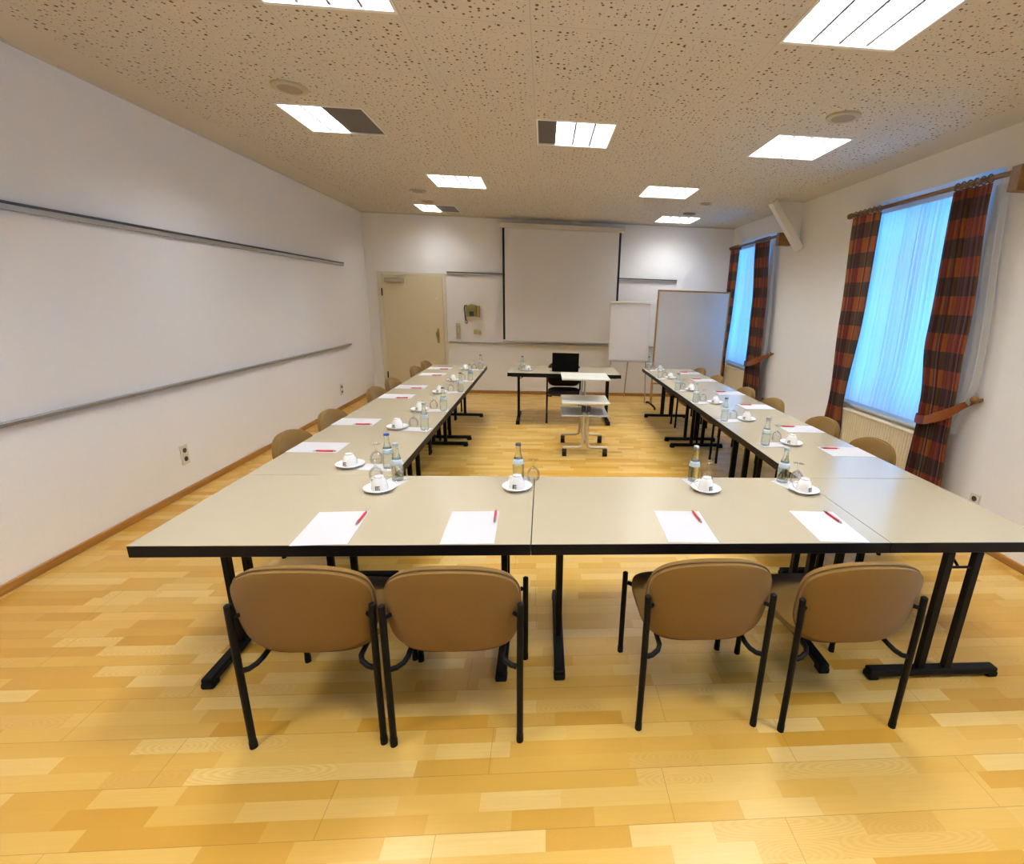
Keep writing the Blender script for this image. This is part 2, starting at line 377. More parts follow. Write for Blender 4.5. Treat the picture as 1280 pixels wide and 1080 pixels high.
for i, (a, b) in zip((2, 0, 1), WIN):
    xo = XR + .20; f = MB(); w = .065; mid = (a + b) / 2
    f.box(xo, xo + .07, a, b, WZ0, WZ0 + w).box(xo, xo + .07, a, b, WZ1 - w, WZ1)
    f.box(xo, xo + .07, a, a + w, WZ0 + w, WZ1 - w).box(xo, xo + .07, b - w, b, WZ0 + w, WZ1 - w)
    f.box(xo, xo + .07, mid - .05, mid + .05, WZ0 + w, WZ1 - w).box(xo + .01, xo + .06, a + w, b - w, 2.02, 2.07)
    wo = struct(obj('window_%d' % (i + 1), f, M['winframe'], smooth=False))
    obj('pane', MB().box(xo + .03, xo + .036, a + w, b - w, WZ0 + w, WZ1 - w), M['pane'], wo, smooth=False)
    obj('sill', MB().box(XR - .05, xo, a + .002, b - .002, WZ0 - .022, WZ0), M['sill'], wo, bevel=.004)
    lt = bpy.data.lights.new('window_portal', 'AREA'); lt.shape = 'RECTANGLE'; lt.size = b - a; lt.size_y = WZ1 - WZ0
    lo = bpy.data.objects.new('window_portal', lt); COL.objects.link(lo); lo.location = (XR + .30, (a + b) / 2, (WZ0 + WZ1) / 2)
    lo.rotation_euler = (0, PI / 2, 0); lo.rotation_euler = Vector((-1, 0, 0)).to_track_quat('-Z', 'Y').to_euler(); lt.cycles.is_portal = True

# door
d = MB(); dx0, dx1, dz = -2.672, -1.690, 1.955
d.box(dx0 - .075, dx0, YF - .03, YF, 0, dz + .05).box(dx1, dx1 + .05, YF - .03, YF, 0, dz + .05).box(dx0, dx1, YF - .03, YF, dz, dz + .05)
do = struct(obj('door_1', d, M['doorframe'], bevel=.004))
obj('leaf', MB().box(dx0 + .003, dx1 - .003, YF - .040, YF - .002, .008, dz - .003), M['door'], do, bevel=.004)
obj('hinge', MB().cyl((dx0 - .004, YF - .045), .010, 1.62, 1.74), M['black'], do)
obj('hinge', MB().cyl((dx0 - .004, YF - .045), .010, .25, .36), M['black'], do)
hp = obj('handle_plate', MB().box(-1.806, -1.770, YF - .046, YF - .040, .87, 1.11), M['brass'], do, bevel=.003)
obj('handle', MB().tube([(-1.788, YF - .045, 1.03), (-1.788, YF - .075, 1.03), (-1.788, YF - .077, 1.03), (-1.788, YF - .105, 1.03), (-1.788, YF - .11, 1.03)], [.012, .012, .026, .028, .018], 14), M['brass'], hp)
obj('upper_lock', MB().tube([(-1.783, YF - .040, 1.605), (-1.783, YF - .055, 1.605)], .026, 16), M['white_pl'], do)
dc = obj('door_closer', MB().box(-2.62, -2.31, YF - .085, YF - .041, 1.842, 1.905), M['grey_pl'], do, bevel=.006)
obj('closer_arm', MB().bar((-2.47, YF - .07, 1.912), (-2.26, YF - .035, 1.972), .02, .006), M['alu'], dc)

# ------------------------------------------------------------------ wall boards and wall things
def wallboard(name, label, axis, a, b, ztop, zbot):
    t = thing(name, label, 'whiteboard', (XL, (a + b) / 2, 0) if axis == 'y' else ((a + b) / 2, YF, 0))
    h = (b - a) / 2
    def bx(m, l0, l1, d0, d1, z0, z1):       # l along the wall, d out of the wall
        return m.box(d0, d1, l0, l1, z0, z1) if axis == 'y' else m.box(l0, l1, -d1, -d0, z0, z1)
    obj('panel', bx(MB(), -h, h, 0.0005, .006, zbot, ztop), M['board'], t, smooth=False)
    r = obj('top_rail', bx(MB(), -h, h, .0065, .030, ztop - .012, ztop + .020), M['alu'], t, bevel=.003)
    obj('rail_groove', bx(MB(), -h, h, .012, .034, ztop + .0205, ztop + .034), M['rail_dark'], r)
    obj('bottom_rail', bx(MB(), -h, h, .0065, .040, zbot - .012, zbot + .010), M['alu'], t, bevel=.003)
    return t
wallboard('whiteboard', 'long white wall board with metal rails covering the left wall', 'y', .30, 7.50, 2.030, .900)
wallboard('whiteboard', 'white wall board with metal rails on the far wall behind the projection screen', 'x', -1.612, 2.270, 2.005, .895)

def wall_socket(label, loc, rz, n, horiz=False):
    t = thing('wall_socket', label, 'socket', loc, rz)
    w, h = (.08 * (n if horiz else 1), .08 * (1 if horiz else n))
    obj('face_plate', MB().box(-w / 2, w / 2, -.012, -.0005, -h / 2, h / 2), M['white_pl'], t, bevel=.004)
    for k in range(n):
        q = (k - (n - 1) / 2) * .072; c = (q, 0) if horiz else (0, q)
        obj('socket_cup', MB().tube([(c[0], -.0121, c[1]), (c[0], -.0145, c[1])], .020, 16), M['hole'], t)
wall_socket('white double wall socket low on left wall near the first left chair', (XL, 3.91, .327), -PI / 2 + PI, 2)
wall_socket('white double wall socket low on left wall farther back toward the door', (XL, 7.05, .29), -PI / 2 + PI, 2)
wall_socket('round-holed white socket low on right wall below the nearest curtain tie', (XR, 3.03, .337), -PI / 2, 1)
wall_socket('small double socket low on right wall between the two windows', (XR, 6.53, .36), -PI / 2, 2, True)

t = thing('wall_telephone', 'olive green wall box with dark centre and hanging loop beside the door', 'telephone', (-1.205, YF - .006, 1.42))
bo = MB(); ol = [(-.10, -.10), (-.11, .075), (-.02, .115), (.075, .095), (.075, -.09)]
bo.add([(x, 0, z) for x, z in ol] + [(x * .92, -.10, z * .92) for x, z in ol], [(0, 1, 2, 3, 4), (9, 8, 7, 6, 5)] + [(i, i + 5, (i + 1) % 5 + 5, (i + 1) % 5) for i in range(5)])
obj('casing', bo, M['olive'], t, bevel=.006)
obj('side_panel', MB().box(.0755, .125, -.085, -.001, -.10, .085), M['olive_br'], t, bevel=.005)
obj('dial', MB().box(-.045, .03, -.112, -.1005, -.085, -.01), M['screenblk'], t, bevel=.003)
lp = MB().tube([(-.09, -.06, .085), (-.125, -.05, .08), (-.135, -.03, .03), (-.128, -.02, -.08), (-.12, -.02, -.16)], .011, 8)
lp.tube([(-.11 + .018 * math.cos(a), -.02, -.185 + .026 * math.sin(a)) for a in [PI * 2 * k / 16 for k in range(17)]], .006, 8, caps=False)
obj('strap', lp, M['shell'], t)
t = thing('cable_box', 'grey beige upright connection strip on far wall next to the door', 'connection box', (-1.455, YF - .006, 1.075))
obj('body', MB().box(-.034, .034, -.03, 0, -.13, .10), M['grey_pl'], t, bevel=.004); obj('cover', MB().box(-.034, .034, -.034, 0, .105, .135), M['pale_olive'], t, bevel=.004)
obj('slot', MB().box(.002, .008, -.0325, -.0302, -.03, .06), M['white_pl'], t)
t = thing('junction_box', 'small pale olive box on far wall below the olive wall box', 'junction box', (-1.135, YF - .006, 1.07))
obj('body', MB().box(-.06, .02, -.035, 0, -.035, .04), M['pale_olive'], t, bevel=.004); obj('plug', MB().box(.021, .065, -.03, 0, -.045, .025), M['grey_pl'], t, bevel=.004)

# projection screen
t = thing('projection_screen', 'large pulled-down grey white projection screen with black side borders on far wall', 'screen', (.285, YF - .14, 0))
cs = MB().box(-1.02, 1.02, -.045, .045, 2.735, 2.812)
obj('casing', cs, M['casing'], t, bevel=.012)
obj('bracket', MB().box(-.98, -.94, .0455, .138, 2.745, 2.80), M['casing'], t); obj('bracket', MB().box(.94, .98, .0455, .138, 2.745, 2.80), M['casing'], t)
obj('screen_cloth', MB().box(-.932, .932, -.003, 0, .965, 2.734), M['screen'], t, smooth=False)
for s_ in (-1, 1): obj('side_border', MB().box(s_ * .952 - .018, s_ * .952 + .018, -.0035, .0005, .965, 2.734), M['screenblk'], t, smooth=False)
obj('bottom_bar', MB().box(-.975, .975, -.012, .010, .935, .964), M['casing'], t, bevel=.005)

# ------------------------------------------------------------------ ceiling lamps
def lamp(i, label):
    cx, cy = LAMPS[i]; lit0, lit1 = {2: (0, .5), 3: (.25, 1), 7: (0, .52)}.get(i, (0, 1))
    t = thing('ceiling_lamp', label, 'lamp', (cx, cy, ZC), 0, 'recessed square ceiling lamps')
    w = .297; hh = .10
    f = MB().box(-w, -w + .012, -w, w, -.004, hh).box(w - .012, w, -w, w, -.004, hh).box(-w + .012, w - .012, -w, -w + .022, -.004, hh).box(-w + .012, w - .012, w - .022, w, -.004, hh)
    obj('frame', f, M['lampframe'], t, smooth=False)
    a = -w + .013; W = 2 * (w - .013); x0 = a + lit0 * W; x1 = a + lit1 * W
    obj('diffuser', MB().box(x0, x1, -w + .0225, w - .0225, .060, .066), M['lampdim' if i in (7, 8) else 'lamp'], t, smooth=False)
    lv = MB(); lm = MB(); n = 4
    for k in range(1, n):
        x = a + k * W / n
        if x0 + .01 < x < x1 - .01: lv.box(x - .006, x + .006, -w + .0225, w - .0225, .004, .055)
    ny = 14
    for k in range(1, ny):
        y = -w + .0225 + k * (2 * w - .045) / ny; lm.box(x0 + .001, x1 - .001, y - .0008, y + .0008, .018, .040)
    lo = obj('louvre', lv, M['louvre'], t, smooth=False); obj('cross_fins', lm, M['lampframe'], lo, smooth=False)
    if lit1 < 1: obj('unlit_panel', MB().box(x1 + .001, a + W, -w + .0225, w - .0225, .006, .02), M['blank'], t, smooth=False)
    if lit0 > 0: obj('unlit_panel', MB().box(a, x0 - .001, -w + .0225, w - .0225, .006, .02), M['blank'], t, smooth=False)
LL = ['lit square ceiling lamp cut by top edge of view, on the left', 'large lit ceiling lamp at top right of the view', 'ceiling lamp with dark right half, beside the left round speaker',
      'ceiling lamp with a dark left quarter, in mid ceiling', 'fully lit ceiling lamp beside the right round speaker', 'fully lit ceiling lamp left of the screen, one row short of the far wall', 'fully lit ceiling lamp right of the screen, one row short of the far wall',
      'half dark ceiling lamp close to far wall above the door', 'fully lit ceiling lamp close to far wall above the flip chart',
      'ceiling lamp behind the camera on the left', 'ceiling lamp behind the camera in the middle', 'ceiling lamp behind the camera on the right']
for i, l in enumerate(LL): lamp(i, l)
def speaker(x, y, label):
    t = thing('ceiling_speaker', label, 'speaker', (x, y, ZC), 0, 'round ceiling speakers')
    obj('ring', MB().lathe([(.072, -.001), (.072, -.014), (.090, -.018), (.107, -.012), (.108, -.0005)], 32), M['spk'], t)
    obj('grille', MB().lathe([(0, -.013), (.07, -.012), (.0715, -.0005)], 32), M['spkg'], t)
speaker(-1.635, 3.63, 'round cream ceiling speaker by the half dark lamp on the left'); speaker(1.995, 3.53, 'round cream ceiling speaker in front of the lit lamp on the right')
for x, y, r, mt, l in [(-1.585, 6.64, .10, 'spk', 'thin round ceiling vent left of the second left lamp row'), (-1.62, 7.33, .085, 'spk', 'small round ceiling vent just in front of the half dark far lamp'),
                       (2.055, 6.55, .07, 'spk', 'small pale round ceiling vent near the right knee brace'), (2.063, 7.29, .09, 'vent', 'dark brown round ceiling vent just in front of the lit far right lamp')]:
    t = thing('ceiling_vent', l, 'vent', (x, y, ZC), 0, 'small round ceiling vents')
    obj('rim', MB().lathe([(r * .7, -.001), (r * .7, -.012), (r, -.012), (r, -.0005)], 24), M[mt], t)
    obj('plate', MB().lathe([(0, -.016), (r * .66, -.014), (r * .66, -.001)], 24), M['vent'] if mt == 'vent' else M['spkg'], t)

# ------------------------------------------------------------------ curtains, rods, radiators
def lerp_levels(levels, z):
    L_ = sorted(levels)
    if z <= L_[0][0]: return L_[0][1], L_[0][2]
    for (z0, a0, b0), (z1, a1, b1) in zip(L_, L_[1:]):
        if z <= z1:
            k = (z - z0) / (z1 - z0); k = k * k * (3 - 2 * k); return a0 + (a1 - a0) * k, b0 + (b1 - b0) * k
    return L_[-1][1], L_[-1][2]
def cloth(levels, x, amp, folds, width, zt, zb, nz=60, nu=120, phase=0.0, vflip=0.0, pleat=False, flat=0.0):
    P = []; U = []
    for i in range(nz + 1):
        z = zt + (zb - zt) * i / nz; a, b = lerp_levels(levels, z); row = []; ur = []
        for j in range(nu + 1):
            u = j / nu
            g = u
            if flat:                                             # a broad, little folded part at the near edge
                g = u * .45 / flat if u < flat else .45 + (u - flat) * .55 / (1 - flat)
            k = 2 * PI * folds * u + phase
            w = 0.72 * math.sin(k) + 0.28 * math.sin(2.3 * k + 1.1 + .4 * math.sin(z * 2.1))
            am = amp * (0.75 + 0.25 * math.sin(u * 9 + z * 1.3))
            if flat: am *= .30 + .70 * min(1, max(0, (u - flat * .7) / .15))
            if pleat: am *= 0.55 + 0.45 * min(1, (zt - z) / .25 + .25)
            y = a + (b - a) * g + (0.05 if flat and u < flat else 0.15) * (b - a) / folds * math.sin(k * 1.0 + 2.0)
            row.append((x + am * w, y, z)); ur.append((u * width + vflip, z))
        P.append(row); U.append(ur)
    return MB().grid(P, U)
XROD = 3.050
def curtain_set(nm, y0, y1, LC, RC, SH, hook, plc, tie):
    rz = 2.545
    t = thing('curtain_rod', 'dark wooden curtain rod with rings and bracket above the %s window' % nm, 'curtain rod', (XROD, (y0 + y1) / 2, rz), 0, 'curtain rods'); h = (y1 - y0) / 2
    obj('rod', MB().tube([(0, -h, 0), (0, h, 0)], .017, 14), M['rodwood'], t)
    obj('finial', MB().tube([(0, h, 0), (0, h + .012, 0), (0, h + .016, 0), (0, h + .055, 0), (0, h + .06, 0)], [.017, .017, .027, .027, .02], 14), M['rodwood'], t)
    obj('wall_bracket', MB().box(-.035, XR - XROD - .0005, -h - .075, -h - .002, -.125, .03), M['boxwood'], t, bevel=.006)
    obj('wall_bracket', MB().box(.018, XR - XROD - .0005, h - .05, h - .02, -.03, .02), M['boxwood'], t, bevel=.004)
    for lv in (LC, RC):
        a, b = lv[0][1], lv[0][2]
        for k in range(6):
            y = a + .02 + (b - a - .04) * k / 5 - (y0 + y1) / 2
            obj('ring', MB().tube([(.025 * math.cos(q), y + .004 * math.sin(q * 2), .025 * math.sin(q)) for q in [2 * PI * i / 18 for i in range(19)]], .005, 8, caps=False), M['rodwood'], t)
    c = obj('sheer_curtain', cloth(SH, 3.112, .014, 26, 2.6, 2.505, .765, 40, 260, pleat=True), M['sheer'], fix=False)
    tag(c, 'white sheer curtain glowing with blue daylight at the %s window' % nm, 'curtain', 'sheer curtains')
    for lv, side, f, wd, ph in ((LC, 'left', 7, .92, .3), (RC, 'right', 9, .95, 1.0)):
        c = obj('plaid_curtain', cloth(lv, 3.055, .033, f, wd, 2.515, .03, 70, 150, ph, vflip=.23 if side == 'left' else .577, flat=0 if side == 'left' else .33), M['plaid'], fix=False, solid=.003)
        tag(c, 'orange and brown plaid curtain at the %s side of the %s window' % ('far' if side == 'left' else 'near', nm), 'curtain', 'plaid curtains')
    # tie-back: wall knob and a sling of cloth
    hy, hz = hook
    k = thing('curtain_holdback', 'round wooden curtain knob on wall beside the %s window' % nm, 'holdback', (XR, hy, hz), 0, 'curtain holdbacks')
    obj('stem', MB().tube([(-.001, 0, 0), (-.032, 0, 0)], .012, 12), M['boxwood'], k)
    obj('knob', MB().lathe([(0, -.03), (.014, -.027), (.026, -.014), (.03, 0), (.026, .014), (.014, .027), (0, .03)], 16), M['boxwood'], k).location = (-.058, 0, 0)
    a, b, zc = tie; P = []; U = []
    pts = [(XR - .030, hy - .030, hz - .006), (XR - .040, hy + .004, hz - .016), (3.09, hy + .05, hz - .055), (3.015, a - .005, zc + .06), (2.99, a + .10, zc + .01), (2.99, (a + b) / 2, zc - .03), (2.995, b - .05, zc - .045), (3.03, b + .014, zc - .04), (3.075, b + .016, zc - .03)]
    for s_ in (-1, 1):
        P.append([(x, y, z + s_ * (.012, .014, .036, .050, .044, .038, .036, .036, .036)[i]) for i, (x, y, z) in enumerate(pts)]); U.append([(.30 + i * .008, (s_ + 1) * .03 + .59) for i in range(len(pts))])
    tb = obj('curtain_tieback', MB().grid(P, U), M['plaid'], fix=False, solid=.003)
    sb = tb.modifiers.new('Subsurf', 'SUBSURF'); sb.levels = 2; sb.render_levels = 2
    tag(tb, 'plaid cloth sling tying back the near curtain of the %s window' % nm, 'tieback', 'curtain tiebacks')
curtain_set('nearer', 3.235, 4.93,
    [(2.52, 4.52, 4.90), (1.55, 4.51, 4.84), (.75, 4.575, 4.77), (.40, 4.53, 4.80), (.02, 4.51, 4.82)],
    [(2.52, 3.395, 3.705), (1.47, 3.295, 3.66), (.92, 3.26, 3.57), (.82, 3.25, 3.555), (.35, 3.21, 3.56), (.02, 3.20, 3.56)],
    [(2.51, 3.30, 4.64), (1.17, 3.165, 4.66), (.76, 3.24, 4.66)], (3.185, 1.045), 0, (3.25, 3.565, .86))
curtain_set('farther', 6.475, 8.09,
    [(2.52, 7.80, 8.10), (1.55, 7.82, 8.09), (.80, 7.90, 8.07), (.02, 7.86, 8.10)],
    [(2.52, 6.73, 7.17), (1.63, 6.60, 7.04), (.95, 6.55, 7.00), (.45, 6.49, 6.98), (.02, 6.48, 6.98)],
    [(2.51, 6.64, 7.95), (1.17, 6.50, 7.95), (.76, 6.58, 7.95)], (6.45, 1.02), 0, (6.55, 7.0, .86))
for nm, a, b in (('nearer', 3.52, 4.60), ('farther', 6.98, 7.92)):
    t = thing('radiator', 'cream ribbed radiator under the sill of the %s window' % nm, 'radiator', (XR, (a + b) / 2, 0), 0, 'radiators'); h = (b - a) / 2
    n = int((b - a) / .033); P = []
    for z in (.14, .655):
        P.append([(-.10 + (0.010 if k % 4 in (1, 2) else 0.0), -h + 2 * h * k / (4 * n), z) for k in range(4 * n + 1)])
    obj('front_panel', MB().grid(P), M['radiator'], t, smooth=False, fix=False, solid=.004)
    obj('rear_panel', MB().box(-.05, -.035, -h, h, .14, .655), M['radiator'], t)
    obj('top_grille', MB().box(-.105, -.03, -h, h, .657, .672), M['radiator'], t, bevel=.003)
    for s_ in (-1, 1): obj('side_cover', MB().box(-.105, -.03, s_ * (h + .006) - .005, s_ * (h + .006) + .005, .14, .672), M['radiator'], t, bevel=.003)
    obj('valve', MB().tube([(-.07, -h + .04, .139), (-.07, -h + .04, .08), (-.07, -h + .04, .0)], .010, 10), M['white_pl'], t)
    for s_ in (-1, 1): obj('bracket', MB().box(-.0345, -.0005, s_ * h * .7 - .015, s_ * h * .7 + .015, .3, .6), M['white_pl'], t)

# ------------------------------------------------------------------ tables
def make_table(label, cx, cy, length, depth, rz, group='folding seminar tables', foot=None, inset=.13):
    t = thing('folding_table', label, 'table', (cx, cy, 0), rz, group)
    hl, hd = length / 2 - .0004, depth / 2 - .0004; th = .050
    tp = obj('tabletop', MB().box(-hl + .0014, hl - .0014, -hd + .0014, hd - .0014, ZT - .010, ZT), M['top'], t, bevel=.0015)
    obj('edge_band', MB().box(-hl, hl, -hd, hd, ZT - th, ZT - .0015).box(-hl + .05, hl - .05, -hd + .05, hd - .05, ZT - th - .012, ZT - th), M['edge'], tp, bevel=.003)
    FL = .63 if foot is None else foot
    for s_ in (-1, 1):
        x = s_ * (hl - inset)
        fb = obj('foot_bar', MB().box(x - .024, x + .024, -FL / 2, FL / 2, .016, .050), M['black'], t, bevel=.008)
        for q in (-1, 1): obj('foot_pad', MB().box(x - .026, x + .026, q * (FL / 2 - .022) - .026, q * (FL / 2 - .022) + .026, 0, .030), M['rubber'], fb, bevel=.008)
        for q in (-1, 1):
            obj('leg', MB().box(x - .0145, x + .0145, q * .066 - .018, q * .066 + .018, .049, ZT - th - .012), M['black'], t, bevel=.004)
        obj('folding_brace', MB().tube([(x - s_ * .012, 0, ZT - .14), (x - s_ * .05, 0, ZT - .115), (x - s_ * .10, 0, ZT - .085), (x - s_ * .14, 0, ZT - .064)], .006, 8).tube([(x, -.055, ZT - .14), (x, .055, ZT - .14)], .006, 8), M['black'], t)
    return t
TW = 1.5
make_table('folding table with cream top, left one of the front row', TX0 + .75, TY0 + TD / 2, TW, TD, 0)
make_table('folding table with cream top, middle one of the front row', TX0 + 2.25, TY0 + TD / 2, TW, TD, 0)
make_table('short square corner table with cream top, right end of the front row', TX0 + 3.375, TY0 + TD / 2, .75, TD, PI / 2, inset=.035)
yb = TY0 + TD
for (ln, l) in ((1.5, 'folding table of the left run, first behind the front row'), (1.46, 'folding table in the middle of the left run'), (1.40, 'folding table at the far end of the left run by the door')):
    make_table(l, TX0 + TD / 2, yb + ln / 2, ln, TD, PI / 2); yb += ln
yb = TY0 + TD
for l in ('folding table of the right run, first behind the front row', 'folding table in the middle of the right run', 'folding table at the far end of the right run by the pinboard'):
    make_table(l, TX0 + 3.375, yb + .75, 1.5, TD, PI / 2); yb += 1.5
make_table('presenter table with cream top standing alone before the screen, laptop on it', .285, 6.21 + TD / 2, 1.5, TD, 0, group=None)

# ------------------------------------------------------------------ chairs (local: faces +y, rear legs on y=0)
def sup(a, b, n, N_=56, skew=0.0):
    o = []
    for k in range(N_):
        q = 2 * PI * k / N_; c, s_ = math.cos(q), math.sin(q)
        o.append((a * (1 + skew * s_) * math.copysign(abs(c) ** (2 / n), c), b * math.copysign(abs(s_) ** (2 / n), s_)))
    return o
def back_outline(a, b, N_=64):
    o = []
    for k in range(N_):
        q = 2 * PI * k / N_; c, s_ = math.cos(q), math.sin(q); w = math.sin(q) * .5 + .5
        n = 4.3 - 1.95 * w
        o.append((a * (1 - .012 * (s_ + .2) ** 2) * math.copysign(abs(c) ** (2 / n), c), b * math.copysign(abs(s_) ** (2 / n), s_)))
    return o
def make_chair():
    t = thing('conference_chair', 'x', 'chair', (0, 0, 0))
    zc, hb = .586, .178
    out = back_outline(.235, hb)
    def yb_(u, w): return .030 - .050 * (1 - (u / .235) ** 2) - .055 * (w / hb) * .5      # curved and reclined (rear face)
    def sag(k): return 1 - (1 - k) ** 2.2
    bk = obj('backrest', MB().pad(out, lambda u, w, k: (u, yb_(u, w) - .014 * sag(k), zc + w), lambda u, w, k: (u, yb_(u, w) + .018 - .004 * sag(k), zc + w)), M['fabric'], t)
    o2 = back_outline(.227, hb - .006)
    obj('back_cushion', MB().pad(o2, lambda u, w, k: (u, yb_(u, w) + .021, zc + w + .010), lambda u, w, k: (u, yb_(u, w) + .042 + .018 * sag(k), zc + w + .010)), M['fabric'], t)
    obj('piping', MB().tube([(u * 1.004, yb_(u, w) + .0195, zc + w * 1.01 + .002) for u, w in out + out[:1]], .0042, 6, caps=False), M['piping'], bk)
    so = [(u, w + .245) for u, w in sup(.226, .222, 4.0, 56, .04)]
    obj('seat', MB().pad(so, lambda u, w, k: (u, w, .425 + .032 * sag(k)), lambda u, w, k: (u, w, .400)), M['fabric'], t)
    s2 = [(u * .94, (w - .245) * .94 + .245) for u, w in so]
    obj('seat_shell', MB().pad(s2, lambda u, w, k: (u, w, .398), lambda u, w, k: (u, w, .385 - .016 * sag(k))), M['shell'], t)
    r = .0125
    for s_ in (-1, 1):
        lg = obj('leg', MB().tube([(s_ * .2375, 0, .012), (s_ * .2375, 0, .30), (s_ * .2385, .002, .52), (s_ * .240, .006, .606), (s_ * .240, .006, .610)], [r, r, r, r, r * .6], 12), M['black'], t)
        obj('foot_cap', MB().cyl((s_ * .2375, 0), .0138, 0, .03, 12), M['rubber'], lg)
        lg = obj('leg', MB().tube([(s_ * .2425, .438, .012), (s_ * .2425, .436, .25), (s_ * .2425, .434, .438), (s_ * .2425, .434, .442)], [r, r, r, r * .6], 12), M['black'], t)
        obj('foot_cap', MB().cyl((s_ * .2425, .438), .0138, 0, .03, 12), M['rubber'], lg)
        rl = [(s_ * .226, 0.0, .345), (s_ * .205, .004, .349), (s_ * .182, .014, .362), (s_ * .172, .035, .370), (s_ * .172, .10, .373), (s_ * .174, .33, .373), (s_ * .186, .400, .373), (s_ * .210, .428, .379), (s_ * .2305, .434, .385)]
        obj('side_rail', MB().tube(rl, .010, 10), M['black'], t)
        obj('back_bracket', MB().tube([(s_ * .2285, .008, .560), (s_ * .215, .020, .560)], .008, 8), M['black'], t)
    obj('cross_rail', MB().tube([(-.162, .10, .373), (.162, .10, .373)], .009, 10), M['black'], t)
    return t
chair = make_chair(); used = False
CH = [(-.8235, 1.470, 0, 'tan chair at the front row, leftmost'), (-.3085, 1.458, 0, 'tan chair at the front row, second from the left'),
      (.637, 1.494, 0, 'tan chair at the front row, second from the right'), (1.213, 1.463, 0, 'tan chair at the front row, rightmost')]
ordn = ['nearest', 'second nearest', 'third', 'fourth', 'second farthest', 'farthest']
for k, y in enumerate([3.07, 3.685, 4.70, 5.235, 6.215, 6.755]): CH.append((-1.638, y, -PI / 2, 'tan chair on the wall side of the left table run, %s from the camera' % ordn[k]))
for k, (x, y) in enumerate([(2.36, 3.06), (2.37, 3.705), (2.312, 4.50), (2.29, 5.115), (2.262, 5.98), (2.262, 6.68)]): CH.append((x, y, PI / 2, 'tan chair on the window side of the right table run, %s from the camera' % ordn[k]))
for x, y, r, l in CH: place(chair, used, (x, y, 0), r, l, 'tan conference chairs at the U of tables'); used = True
pc = place(chair, True, (.300, 6.815, 0), PI, 'dark chair behind the presenter table, partly hidden by the laptop', None)
if 'group' in pc: del pc['group']
for c in list(pc.children):
    k = c.name.split('.')[0]
    if k in ('backrest', 'back_cushion', 'seat'):
        c.data = c.data.copy(); c.data.materials[0] = M['darkfab']
        if k != 'seat': c.location.z = .045
    if k == 'back_bracket': c.location.z = .02

# ------------------------------------------------------------------ table ware
def make_saucer():
    return tag(obj('saucer', MB().lathe([(0, .0015), (.040, .0015), (.041, 0), (.046, 0), (.048, .003), (.066, .009), (.0755, .0155), (.0765, .017), (.0745, .0175), (.064, .0115), (.046, .0065), (.030, .0055), (0, .0055)], 36), M['china']), 'x', 'saucer')
def cup_r(z): return .0405 - .004 * (z / .058) - .0125 * max(0, (z - .012) / .046) ** 2.2
def make_cup():
    t = thing('coffee_cup', 'x', 'cup')
    pr = [(.0385, 0), (.0405, .0004)] + [(cup_r(z), z) for z in (.006, .014, .022, .030, .038, .045, .051, .057)] + [(.0215, .0605), (.0212, .0675), (.0188, .0680), (.0178, .0625), (0, .0620)]
    inn = [(0, .0535)] + [(max(cup_r(z) - .003, .003), z) for z in (.053, .048, .040, .030, .018, .008)] + [(.0375, 0)]
    obj('body', MB().lathe(list(reversed(pr)), 32).lathe(inn, 32), M['china'], t)
    hz = [(cup_r(.044) - .002, .044), (.045, .047), (.056, .042), (.060, .031), (.054, .019), (.046, .014), (cup_r(.012) - .002, .012)]
    obj('handle', MB().tube([(x * math.cos(2.6), x * math.sin(2.6), z) for x, z in hz], .0036, 8), M['china'], t)
    mk = MB()
    for (s0, s1, z0, z1) in [(-.012, -.007, .006, .026), (-.012, .009, .022, .0265), (-.0045, -.0015, .006, .020), (.001, .0045, .013, .020), (.002, .008, .006, .0105), (.006, .009, .012, .016)]:
        P = []
        for z in (z0, (z0 + z1) / 2, z1):
            P.append([((cup_r(z) + .0005) * math.cos(-PI / 2 + s / .04), (cup_r(z) + .0005) * math.sin(-PI / 2 + s / .04), z) for s in [s0 + (s1 - s0) * q / 3 for q in range(4)]])
        mk.grid(P)
    o = obj('printed_mark', mk, M['brown'], t, fix=False, solid=.0004); o['label'] = 'dark brown printed mark'
    return t
def make_bottle(capm):
    t = thing('water_bottle', 'x', 'bottle')
    prof = [(0, .003), (.018, .002), (.024, 0), (.0285, .002), (.030, .008), (.030, .078), (.0293, .088), (.0265, .104), (.0215, .122), (.0165, .138), (.0138, .152), (.0128, .168), (.0126, .180), (.0140, .182), (.0140, .187), (.0130, .188), (.0130, .196), (0, .197)]
    obj('glass_body', MB().lathe(prof, 28), M['bottle'], t)
    obj('cap', MB().lathe([(.0135, .1875), (.0152, .1878), (.0150, .194), (.0140, .1985), (.012, .200), (0, .2003)], 24), M[capm], t)['label'] = {'cap_blue': 'blue crown cap', 'cap_dark': 'dark crown cap', 'cap_grey': 'pale grey crown cap'}[capm]
    obj('paper_label', MB().lathe([(.0299, .086), (.0288, .0935), (.0271, .1035), (.0240, .115)], 28), M['label'], t, solid=.0003)
    return t
def make_glass():
    t = thing('drinking_glass', 'x', 'glass')
    ou = [(.0315, .0), (.0345, .012), (.0350, .026), (.0325, .042), (.025, .056), (.012, .066), (.0052, .073), (.0045, .085), (.0055, .098), (.014, .105), (.028, .1085), (.029, .1095), (.027, .111), (0, .112)]
    inn = [(.0303, .0), (.0332, .012), (.0337, .026), (.0312, .041), (.0235, .0545), (.010, .063), (0, .0645)]
    obj('bowl', MB().lathe(list(reversed(inn)) + ou, 28), M['glass'], t)
    return t
